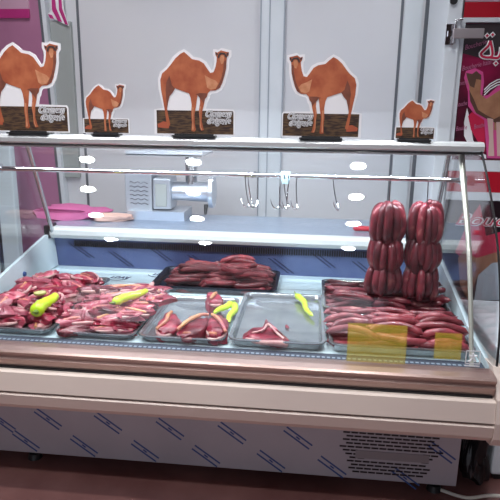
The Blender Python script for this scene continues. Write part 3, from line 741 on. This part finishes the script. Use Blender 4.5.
bmesh.ops.triangulate(bm, faces=[f for f in bm.faces if len(f.verts) > 4]); bmesh.ops.subdivide_edges(bm, edges=bm.edges[:], cuts=2, use_grid_fill=True)
for v in bm.verts: v.co.z += noise.noise(v.co*45)*0.003
finish('meat_flesh', bm, M_meat, root, True)
bm = bmesh.new(); Q = [at(a, b, Z=z) for a, b, z in ((246, 339, .570), (258, 342, .574), (272, 343, .577), (284, 344, .572), (288, 345, .568))]
tube(bm, spline(Q, 14), [0.006]+[0.007+0.0005*i for i in range(12)]+[0.011, 0.006], 9); finish('bone', bm, M_fat, root, True)
bm = bmesh.new(); Q = [at(a, b, Z=z) for a, b, z in ((252, 333, .578), (263, 330, .582), (268, 324, .585), (276, 332, .582), (284, 339, .578))]
tube(bm, spline(Q, 14), 0.0042, 7); finish('fat_edge', bm, M_fat, root, True)
root['_w'] = (0, 0, 0)
bm = bmesh.new(); q = at(287, 327, Z=0.555); lump(bm, q, 0.006, 0.014, 0.004, 77, 0.3, sub=2)
tag(finish('meat_scrap', bm, M_meat, None, True), 'tiny red scrap of meat on the bare floor of the nearly empty tray', 'meat')

# ------------------------------------------------------------ peppers, lemon
def pepper(a, b, za, zb, label, r=0.014, thick=1.0):
    A = at(*a, Z=za); Bq = at(*b, Z=zb); root = thing('green_pepper', label, 'pepper', tuple(A))
    d = Bq-A; side = Vector((-d.y, d.x, 0)).normalized()*d.length*0.05
    P = spline([A, A+d*0.33+side, A+d*0.7-side*0.5, Bq], 18)
    R_ = [r*0.55, r*0.9]+[r*(1.05-0.55*(i/16)**1.6)*(1+0.05*math.sin(i*1.9)) for i in range(15)]+[r*0.3, r*0.08]
    finish('pepper_flesh', tube(bmesh.new(), P, R_, 12), M_pep, root, True)
    finish('stem', tube(bmesh.new(), [A+d.normalized()*0.006, A-d.normalized()*0.008+Vector((0, 0, .002)), A-d.normalized()*0.022+Vector((0, 0, .007))], [r*0.5, r*0.25, r*0.16], 8), M_stem, root, True)
pepper((36, 312), (56, 295), .640, .645, 'fat lime green pepper on the meat in the leftmost tray', 0.024)
pepper((114, 303), (148, 290), .652, .655, 'long lime green pepper on the ribs in the second tray', 0.017)
pepper((231, 303), (214, 313), .588, .586, 'lime green pepper lying flat behind the chops in the third tray', 0.013)
pepper((234, 304), (229, 322), .586, .582, 'lime green pepper standing near the right wall of the third tray', 0.014)
pepper((296, 295), (313, 316), .580, .566, 'lime green pepper leaning in the back of the nearly empty tray', 0.013)
q = at(40, 293, Z=0.632)
t = thing('lemon_slice', 'round pale lemon slice on the meat beside the fat pepper', 'lemon', tuple(q))
bm = bmesh.new(); bmesh.ops.create_cone(bm, cap_ends=True, segments=20, radius1=0.024, radius2=0.024, depth=0.006, matrix=Matrix.Translation(q)); finish('rind', bm, mat('lemon_rind', (0.35, 0.36, 0.08), 0.5), t, False)
bm = bmesh.new(); bmesh.ops.create_cone(bm, cap_ends=True, segments=20, radius1=0.020, radius2=0.020, depth=0.0066, matrix=Matrix.Translation(q)); finish('flesh', bm, M_lime, t, False)

# ------------------------------------------------------------ camel cut-outs
CAM = [(185, 64), (205, 80), (225, 98), (262, 105), (285, 118), (300, 140), (318, 164), (335, 160), (345, 135), (350, 110), (352, 90), (345, 78), (343, 63), (355, 67), (372, 56), (395, 62), (412, 65), (411, 78), (402, 90), (400, 115), (398, 140), (390, 175), (380, 210), (368, 235), (345, 248), (318, 250), (305, 262), (300, 280), (290, 292), (284, 320), (276, 350), (272, 400), (280, 435), (285, 446), (270, 449), (262, 430), (262, 390), (258, 350), (265, 310), (264, 287), (252, 272), (247, 300), (243, 330), (235, 370), (236, 410), (241, 447), (232, 455), (218, 450), (221, 410), (218, 370), (221, 320), (216, 285), (208, 264), (180, 255), (150, 245), (136, 240), (122, 262), (106, 280), (98, 310), (92, 340), (97, 375), (106, 415), (106, 426), (92, 427), (86, 400), (80, 350), (72, 300), (63, 250), (60, 200), (70, 168), (95, 148), (112, 130), (140, 95), (165, 74)]
BRD = [(22, 472), (24, 345), (70, 338), (62, 300), (50, 245), (48, 192), (60, 160), (88, 138), (102, 122), (128, 86), (155, 64), (185, 50), (213, 68), (232, 86), (268, 92), (296, 108), (312, 134), (322, 150), (333, 145), (339, 110), (338, 92), (331, 76), (333, 50), (360, 53), (375, 44), (400, 50), (424, 56), (424, 84), (413, 98), (411, 145), (402, 185), (391, 222), (375, 247), (350, 261), (322, 264), (314, 275), (310, 293), (302, 305), (294, 338), (436, 341), (443, 352), (443, 472)]
GRD = [(36, 466), (36, 349), (433, 349), (437, 356), (437, 466)]
SHADE = [(108, 178), (120, 225), (136, 240), (122, 262), (106, 280), (98, 310), (92, 340), (90, 300), (86, 250), (92, 210)]
BELLY = [(240, 268), (262, 262), (300, 262), (300, 280), (290, 292), (284, 315), (276, 300), (264, 287), (252, 272)]
FACE = [(398, 100), (400, 125), (398, 145), (390, 178), (378, 212), (366, 235), (345, 246), (360, 220), (374, 190), (384, 150), (388, 110)]
MUZ = [(360, 76), (368, 66), (392, 68), (404, 84), (400, 92), (394, 88), (390, 78), (378, 74), (368, 80), (362, 96), (356, 88)]
EARS = [[(345, 66), (354, 69), (358, 78), (348, 78)], [(402, 68), (411, 68), (409, 80), (400, 78)]]
PALE = [(372, 80), (386, 80), (390, 92), (384, 118), (374, 122), (366, 100)]
LEGP = [(222, 330), (232, 335), (228, 380), (230, 445), (222, 447), (225, 400)]
LEGQ = [(262, 330), (270, 325), (264, 360), (268, 430), (276, 444), (268, 446), (263, 420)]
NECK = [(290, 175), (318, 190), (345, 200), (360, 215), (345, 240), (320, 246), (302, 235)]
REDP = [(40, 420), (70, 405), (92, 408), (102, 428), (98, 440), (42, 436)]
def cutout(x_left, x_right, mirror, label, Yp=2.085, tilt=0.0, base_w=0.5, name='camel_cutout'):
    zb = 1.253; wpx = 443-22; k = (x_right-x_left)/wpx
    def T(ps, dx=0):
        out = []
        for a, b in ps:
            u = (a-22)*k; x = (x_right-u) if mirror else (x_left+u)
            out.append((x, zb+0.004+(472-b)*k))
        return out
    cx = (x_left+x_right)/2
    root = thing(name, label, 'cut-out', (cx, Yp, zb-0.003), 'camel cut-outs on top of the counter')
    finish('backing_board', slab(T(BRD), Yp, Yp+0.004), M_board, root)
    y = Yp
    g_ = finish('ground_picture', slab(T(GRD), y-0.0006, y), M_ground, root)
    finish('red_earth_picture', slab(T(REDP), y-0.0009, y-0.0004), M_groundr, root)
    finish('camel_picture', slab(T(CAM), y-0.0014, y-0.0002), M_camel, root)
    bm = slab(T(SHADE), y-0.0018, y-0.001); slab(T(BELLY), y-0.0018, y-0.001, bm); slab(T(FACE), y-0.0018, y-0.001, bm)
    finish('dark_fur_picture', bm, M_cameld, root)
    bm = slab(T(PALE), y-0.0018, y-0.001); slab(T(LEGP), y-0.0018, y-0.001, bm); slab(T(LEGQ), y-0.0018, y-0.001, bm); slab(T(NECK), y-0.0018, y-0.001, bm)
    finish('pale_fur_picture', bm, M_camell, root)
    bm = slab(T(MUZ), y-0.0022, y-0.001)
    for e in EARS: slab(T(e), y-0.0022, y-0.001, bm)
    finish('face_picture', bm, M_camelk, root)
    # lettering
    def words(offset, dy, m, nm, ext):
        bm = bmesh.new()
        for txt, px, py, wd in (('Chameau', 292, 378, 138), ('d\'algerie', 300, 412, 126)):
            tm = text_mesh(txt, 0.030*k/0.00068, ext, 0.35, offset)
            zz = zb+0.004+(472-py)*k
            xx = (x_left+(px-22)*k) if not mirror else (x_left+(30+(px-292))*k)
            text_on_wall(tm, xx, y-dy, zz, width=wd*k)
            me = bpy.data.meshes.new('x'); tm.to_mesh(me); tm.free(); bm.from_mesh(me); bpy.data.meshes.remove(me)
        finish(nm, bm, m, root)
    words(0.0028*k/0.00068, 0.0018, M_ptw, 'lettering_halo', 0.0002)
    words(0.0009*k/0.00068, 0.0024, M_ink, 'lettering_outline', 0.0002)
    words(0.0*k/0.00068, 0.0030, M_ptw, 'lettering', 0.0002)
    hw = (x_right-x_left)*base_w/2
    B_ = box(cx-hw, cx+hw, Yp-0.02, Yp+0.03, zb-0.003, zb+0.003, 0.001); B(B_, cx-hw*0.9, cx+hw*0.9, Yp-0.006, Yp-0.0035, zb+0.002, zb+0.008); B(B_, cx-hw*0.9, cx+hw*0.9, Yp+0.0045, Yp+0.008, zb+0.002, zb+0.010)
    finish('stand_base', B_, M_black, root)
    if tilt: root.rotation_euler[2] = tilt
def X2(px): return at(px, 132, Y=2.085).x
cutout(X2(-11), X2(69.5), False, 'large camel cut-out facing right at the left end of the counter top')
cutout(X2(83), X2(129), False, 'small camel cut-out between the two large right-facing camels', base_w=0.6, Yp=2.088)
cutout(X2(154.5), X2(234.5), False, 'large camel cut-out facing right, in the middle of the counter top', base_w=0.54)
cutout(X2(281.5), X2(361), True, 'large camel cut-out facing left, the only one turned that way', base_w=0.54)
cutout(X2(395), X2(434.5), False, 'small camel cut-out at the right end of the counter top', base_w=0.85, tilt=-0.08, Yp=2.09)

# ------------------------------------------------------------ machine on the rear worktop
t = thing('meat_mincer', 'grey steel meat mincer with feed tray and round head on the rear worktop', 'mincer', (-0.80, 3.0, 0.765))
MY = 2.95
def mx(px, py=190): return at(px, py, Y=MY).x
def mz(py, px=180): return at(px, py, Y=MY).z
x0, x1 = mx(126), mx(153)
finish('motor_housing', box(x0, x1, MY-0.02, MY+0.15, mz(212), mz(174), 0.008), M_mach, t)
bm = bmesh.new()
for r in range(6):
    z = mz(183+r*4.2); xx = [x0+0.03+i*(x1-x0-0.05)/14 for i in range(15)]
    tube(bm, [(x, MY-0.022, z+0.004*math.sin(i*1.3)) for i, x in enumerate(xx)], 0.003, 6)
finish('wavy_louvres', bm, M_chrome, t)
finish('gear_housing', box(mx(154), mx(172), MY-0.03, MY+0.12, mz(209), mz(178), 0.01), M_mach, t)
finish('gear_frame', box(mx(157), mx(168), MY-0.036, MY-0.03, mz(206), mz(184), 0.002), M_greyp, t)
bm = bmesh.new(); tube(bm, [(mx(168), MY+0.04, mz(192)), (mx(207), MY+0.04, mz(192)), (mx(209), MY+0.04, mz(192)), (mx(213), MY+0.04, mz(192))], [0.05, 0.055, 0.088, 0.085], 24)
finish('mincer_head', bm, mat('head_steel', (0.62, 0.66, 0.72), 0.3, 0.7), t, True)
bm = bmesh.new(); tube(bm, [(mx(190), MY+0.04, mz(190)), (mx(190), MY+0.04, mz(156))], 0.032, 20)
finish('feed_neck', bm, M_steel, t, True)
bm = box(mx(133), mx(206), MY-0.10, MY+0.22, mz(155), mz(153), 0.002); B(bm, mx(133), mx(206), MY-0.10, MY-0.095, mz(155), mz(150)); B(bm, mx(133), mx(206), MY+0.215, MY+0.22, mz(155), mz(150))
finish('feed_tray', bm, M_mach, t)
bm = bmesh.new(); z0 = 0.765
a = prism([(MY-0.05, z0), (MY-0.06, z0+0.05), (MY+0.15, z0+0.05), (MY+0.15, z0)], mx(130), mx(186))
finish('base_plinth', a, M_mach, t)
bm = bmesh.new(); tube(bm, [(mx(207), MY-0.03, mz(203)), (mx(207), MY-0.05, mz(212))], [0.012, 0.007], 10)
finish('lock_knob', bm, M_black, t, True)
# pink lump modelled in place of a glass reflection, flat peach lump beside it
bm = bmesh.new(); q = at(75, 214, Y=2.92); lump(bm, (q.x, 2.92, 0.79), 0.19, 0.10, 0.034, 61, 0.05, rough=0.3)
tag(finish('pink_reflection_lump', bm, M_pinkrefl, None, True), 'bright pink lump standing in for a reflection, on the rear worktop at the left', 'reflection')
bm = bmesh.new(); q = at(112, 217, Y=2.86); lump(bm, (q.x, 2.86, 0.783), 0.11, 0.05, 0.02, 62, 0.2, rough=0.2)
tag(finish('peach_lump', bm, M_skin, None, True), 'flat pale peach lump beside the pink reflection lump', 'lump')
q = at(362, 234, Y=2.80)
bm = bmesh.new(); tube(bm, [(q.x-0.045, 2.80, 0.780), (q.x-0.035, 2.80, 0.780), (q.x+0.10, 2.80, 0.780)], [0.006, 0.013, 0.013], 12)
tag(finish('tool_handle', bm, M_red, None, True), 'short red handle lying on the rear worktop behind the sausages', 'handle')

# ------------------------------------------------------------ poster door at right
PY = 2.95
def pp(ps, Y=PY): return [(at(a, b, Y=Y).x, at(a, b, Y=Y).z) for a, b in ps]
t = thing('poster_cabinet', 'white framed cold cabinet covered by red and black camel posters, right of counter', 'cabinet', (at(470, 200, Y=PY).x, PY, 0))
xl = at(446, 60, Y=PY).x-0.0; xw = at(458, 70, Y=PY).x
finish('frame_post', box(at(441, 70, Y=PY).x, xw-0.012, PY-0.03, PY+0.45, 0, 2.4, 0.006), M_frame, t)
finish('cabinet_body', box(xw, 1.75, PY, PY+0.45, 0, 2.4, 0.004), M_frame, t)
def pz(py, px=480): return at(px, py, Y=PY).z
XB = 1.7
e = 0.0
def rect(py0, py1, m, nm, xa=None, th=0.004, y=PY):
    return finish(nm, box(xa if xa is not None else xw+0.0, XB, y-th, y, pz(py1), pz(py0)), m, t)
rect(-60, 1, M_pinkpale, 'top_band')
rect(2, 17.5, M_red, 'red_header')
rect(18, 22.5, M_frame, 'upper_frame_bar', xw-0.02, 0.015)
ps_ = rect(23, 160, M_maroon, 'camel_poster', xw+0.012)
finish('poster_black_top', slab(pp([(462, 24), (540, 22), (540, 40), (500, 50), (480, 58), (458, 52)], PY-0.004), PY-0.0046, PY-0.0038), M_ink, t)
finish('poster_side_frame', box(xw-0.012, xw+0.010, PY-0.014, PY, pz(160), pz(19)), M_frame, t)
rect(160, 171, M_frame, 'white_band', None, 0.006)
rect(171.5, 192, M_red, 'red_band')
rect(192.5, 200, M_frame, 'lower_white_band', None, 0.006)
rect(200.5, 300, mat('black_poster', (0.012, 0.004, 0.008), 0.3), 'black_poster')
rect(301, 470, mat('grey_lower_panel', (0.30, 0.33, 0.38), 0.4), 'lower_panel')
y = PY-0.004
def pslab(ps, o, bm=None): return slab(pp(ps, y), y-o-0.0006, y-o+0.0006, bm)
# camel on poster with pink glow
finish('pink_glow_shape', pslab([(464, 78), (466, 71), (475, 68), (483, 72), (484, 82), (482, 96), (488, 95), (500, 84), (540, 70), (540, 160), (487, 158), (484, 120), (476, 116), (468, 106), (468, 92)], 0.001), M_pinkink, t)
finish('white_swoosh', pslab([(464, 122), (467, 108), (470, 120), (473, 140), (480, 152), (486, 155), (486, 159), (472, 152), (464, 136)], 0.0014), M_ptw, t)
finish('red_swoosh', pslab([(468, 116), (472, 112), (484, 120), (485, 138), (485, 152), (478, 142), (471, 130)], 0.0018), M_redink, t)
finish('poster_camel', pslab([(467, 78), (466, 73), (472, 74), (476, 71), (481, 75), (481, 82), (480, 94), (486, 99), (500, 90), (540, 74), (540, 130), (494, 130), (494, 120), (484, 117), (475, 112), (470, 100), (469, 86)], 0.0024), M_pcamel, t)
bm = pslab([(467, 78), (466, 73), (472, 74), (476, 71), (481, 75), (481, 80), (476, 79), (474, 88), (470, 86)], 0.0032)
pslab([(469, 90), (474, 100), (478, 110), (486, 115), (494, 119), (500, 116), (500, 124), (490, 121), (476, 113), (470, 101)], 0.0032, bm)
finish('poster_camel_dark_fur', bm, M_pcameld, t)
bm = pslab([(487, 118), (493, 119), (493, 135), (494, 156), (488, 156), (489, 138)], 0.0034); pslab([(496, 122), (500, 122), (502, 156), (497, 156)], 0.0034, bm)
finish('poster_camel_legs', bm, mat('poster_camel_pale', (0.62, 0.42, 0.38), 0.5), t)
bm = bmesh.new()
for o_ in (0, 2.6, 5.2):
    tube(bm, [Vector((p[0], y-0.003, p[1])) for p in pp([(484, 90+o_), (490, 84+o_), (497, 80+o_), (512, 77+o_)], y)], 0.0028, 5)
finish('white_stripes', bm, M_ptw, t)
# arabic letters (built as strokes), pink outline and red core
ARAB = [[(490, 41), (488, 46), (484, 50), (480.5, 54), (483, 57), (489, 57.5), (492, 55), (491.5, 48), (490, 41)], [(489, 57.5), (497, 58), (500, 54), (501, 47)], [(500, 57), (512, 58), (520, 50)]]
def strokes(r, o, m, nm):
    bm = bmesh.new()
    for s_ in ARAB:
        Q = [Vector((a, b, 0)) for a, b in s_]; Q = spline(Q, 22)
        tube(bm, [Vector((at(v.x, v.y, Y=y).x, y-o, at(v.x, v.y, Y=y).z)) for v in Q], r, 8)
    for v in bm.verts: v.co.y = y-o+(v.co.y-(y-o))*0.25
    for dx_, dy_ in ((486.8, 35.8), (492.3, 34.8), (495.5, 63.5), (512, 63)):
        q_ = at(dx_, dy_, Y=y); s2 = r*1.35
        slab([(q_.x-s2, q_.z), (q_.x, q_.z+s2), (q_.x+s2, q_.z), (q_.x, q_.z-s2)], y-o-0.001, y-o+0.0004, bm)
    finish(nm, bm, m, t)
strokes(0.0105, 0.004, M_ptw, 'arabic_letter_border')
strokes(0.0055, 0.0065, M_redink, 'arabic_letters')
# small slanted script lines
bm = bmesh.new()
for txt, px, py, wpx_, rot in (('Boucherie', 465, 50, 22, .28), ('Boucherie halal', 462, 71, 30, .25), ('Bouche', 457, 86, 11, .2), ('Bouche', 456, 107, 11, .2), ('Bouche', 456, 131, 11, .2), ('Bouche', 474, 129, 11, .25)):
    q_ = at(px, py, Y=y); w_ = at(px+wpx_, py, Y=y).x-q_.x
    tm = text_mesh(txt, 0.032, 0.0003, 0.4); text_on_wall(tm, q_.x, y-0.0045, q_.z, width=w_, rot=rot)
    me = bpy.data.meshes.new('x'); tm.to_mesh(me); tm.free(); bm.from_mesh(me); bpy.data.meshes.remove(me)
finish('small_script', bm, M_pinkdim, t)
# Boucherie headline
q_ = at(455, 224.5, Y=y); w_ = at(556, 224.5, Y=y).x-q_.x
for off_, o_, m_, nm in ((0.0035, 0.0035, M_ptw, 'headline_border'), (-0.0005, 0.005, M_redink, 'headline')):
    tm = text_mesh('Boucherie', 0.088, 0.0004, 0.35, off_); text_on_wall(tm, q_.x, y-o_, q_.z, width=w_)
    finish(nm, tm, m_, t)
# red field and white diagonal below the headline
finish('red_field', pslab([(455, 252), (468, 222), (480, 204), (486, 236), (500, 232), (540, 228), (540, 246), (500, 251), (476, 258), (466, 262)], 0.0004), M_redink, t)
finish('lower_camel', pslab([(458, 258), (464, 250), (476, 258), (500, 251), (540, 246), (540, 262), (500, 262), (478, 275), (468, 300), (460, 285)], 0.0010), M_pcamel, t)
finish('white_field', pslab([(478, 275), (492, 263), (540, 256), (540, 300), (474, 300)], 0.0016), mat('blue_white_print', (0.55, 0.62, 0.70), 0.4), t)
# latch
t = thing('door_latch', 'chrome latch with a clear sleeve bolted to the white cabinet post', 'latch', (at(452, 36, Y=2.90).x, 2.9, at(452, 36, Y=2.90).z))
LY = PY-0.031
q0 = at(444, 45, Y=LY); q1 = at(455, 24, Y=LY)
finish('mounting_plate', box(q0.x, q1.x, LY-0.008, LY, q0.z, q1.z, 0.002), M_chrome, t)
a0 = at(451, 39, Y=LY); a1 = at(483, 29, Y=LY)
finish('latch_arm', box(a0.x, a1.x, LY-0.03, LY-0.012, a0.z, a1.z, 0.004), mat('dull_chrome', (0.62, 0.56, 0.58), 0.3, 0.7), t)
bm = bmesh.new(); tube(bm, [(a0.x+0.006, LY-0.02, q0.z+0.005), (a0.x+0.006, LY-0.02, q1.z-0.003)], 0.008, 12); B(bm, q0.x+0.01, a0.x+0.01, LY-0.02, LY-0.007, a0.z+0.01, a1.z-0.01)
finish('hinge_pin', bm, M_chrome, t, True)
bm = bmesh.new(); tube(bm, [Vector(at(a, b, Y=LY-0.01)) for a, b in ((456, 30), (456, 20), (463, 19))], 0.006, 8)
finish('wire_loop', bm, M_steel, t, True)
q = at(453.5, 1, Y=PY-0.03)
bm = bmesh.new(); bmesh.ops.create_cone(bm, cap_ends=True, segments=20, radius1=0.017, radius2=0.017, depth=0.012, matrix=Matrix.Translation((q.x, PY-0.036, q.z)) @ Matrix.Rotation(PI/2, 4, 'X'))
tag(finish('round_knob', bm, M_black), 'round black knob on the white cabinet post above the latch', 'knob')

# ------------------------------------------------------------ floor corner things at right
bm = bmesh.new()
q = at(472, 462, Y=1.98)
lump(bm, (0.655, 1.98, 0.165), 0.055, 0.10, 0.165, 71, 0.0, rough=0.28, sub=4)
tag(finish('rubbish_bag', bm, M_bag, None, False), 'crumpled black plastic bag on the floor at the right end of the counter', 'bag')
t = thing('white_appliance', 'white appliance edge standing on the floor beside the counter, far right', 'appliance', (0.76, 1.95, 0))
finish('appliance_side', box(0.72, 1.1, 1.93, 2.6, 0.03, 0.50, 0.01), M_frame, t)
finish('appliance_foot', box(0.74, 0.78, 1.95, 2.0, 0, 0.03), M_black, t)
bm = bmesh.new(); tube(bm, spline([(0.52, 1.84, 0.012), (0.60, 1.80, 0.018), (0.68, 1.78, 0.05), (0.80, 1.76, 0.06), (0.95, 1.75, 0.05)], 24), 0.006, 8)
tag(finish('power_cable', bm, mat('white_cable', (0.7, 0.68, 0.6), 0.5), None, True), 'white power cable running along the floor at the bottom right', 'cable')

for o in list(bpy.data.objects):
    if '_w' in o.keys(): del o['_w']
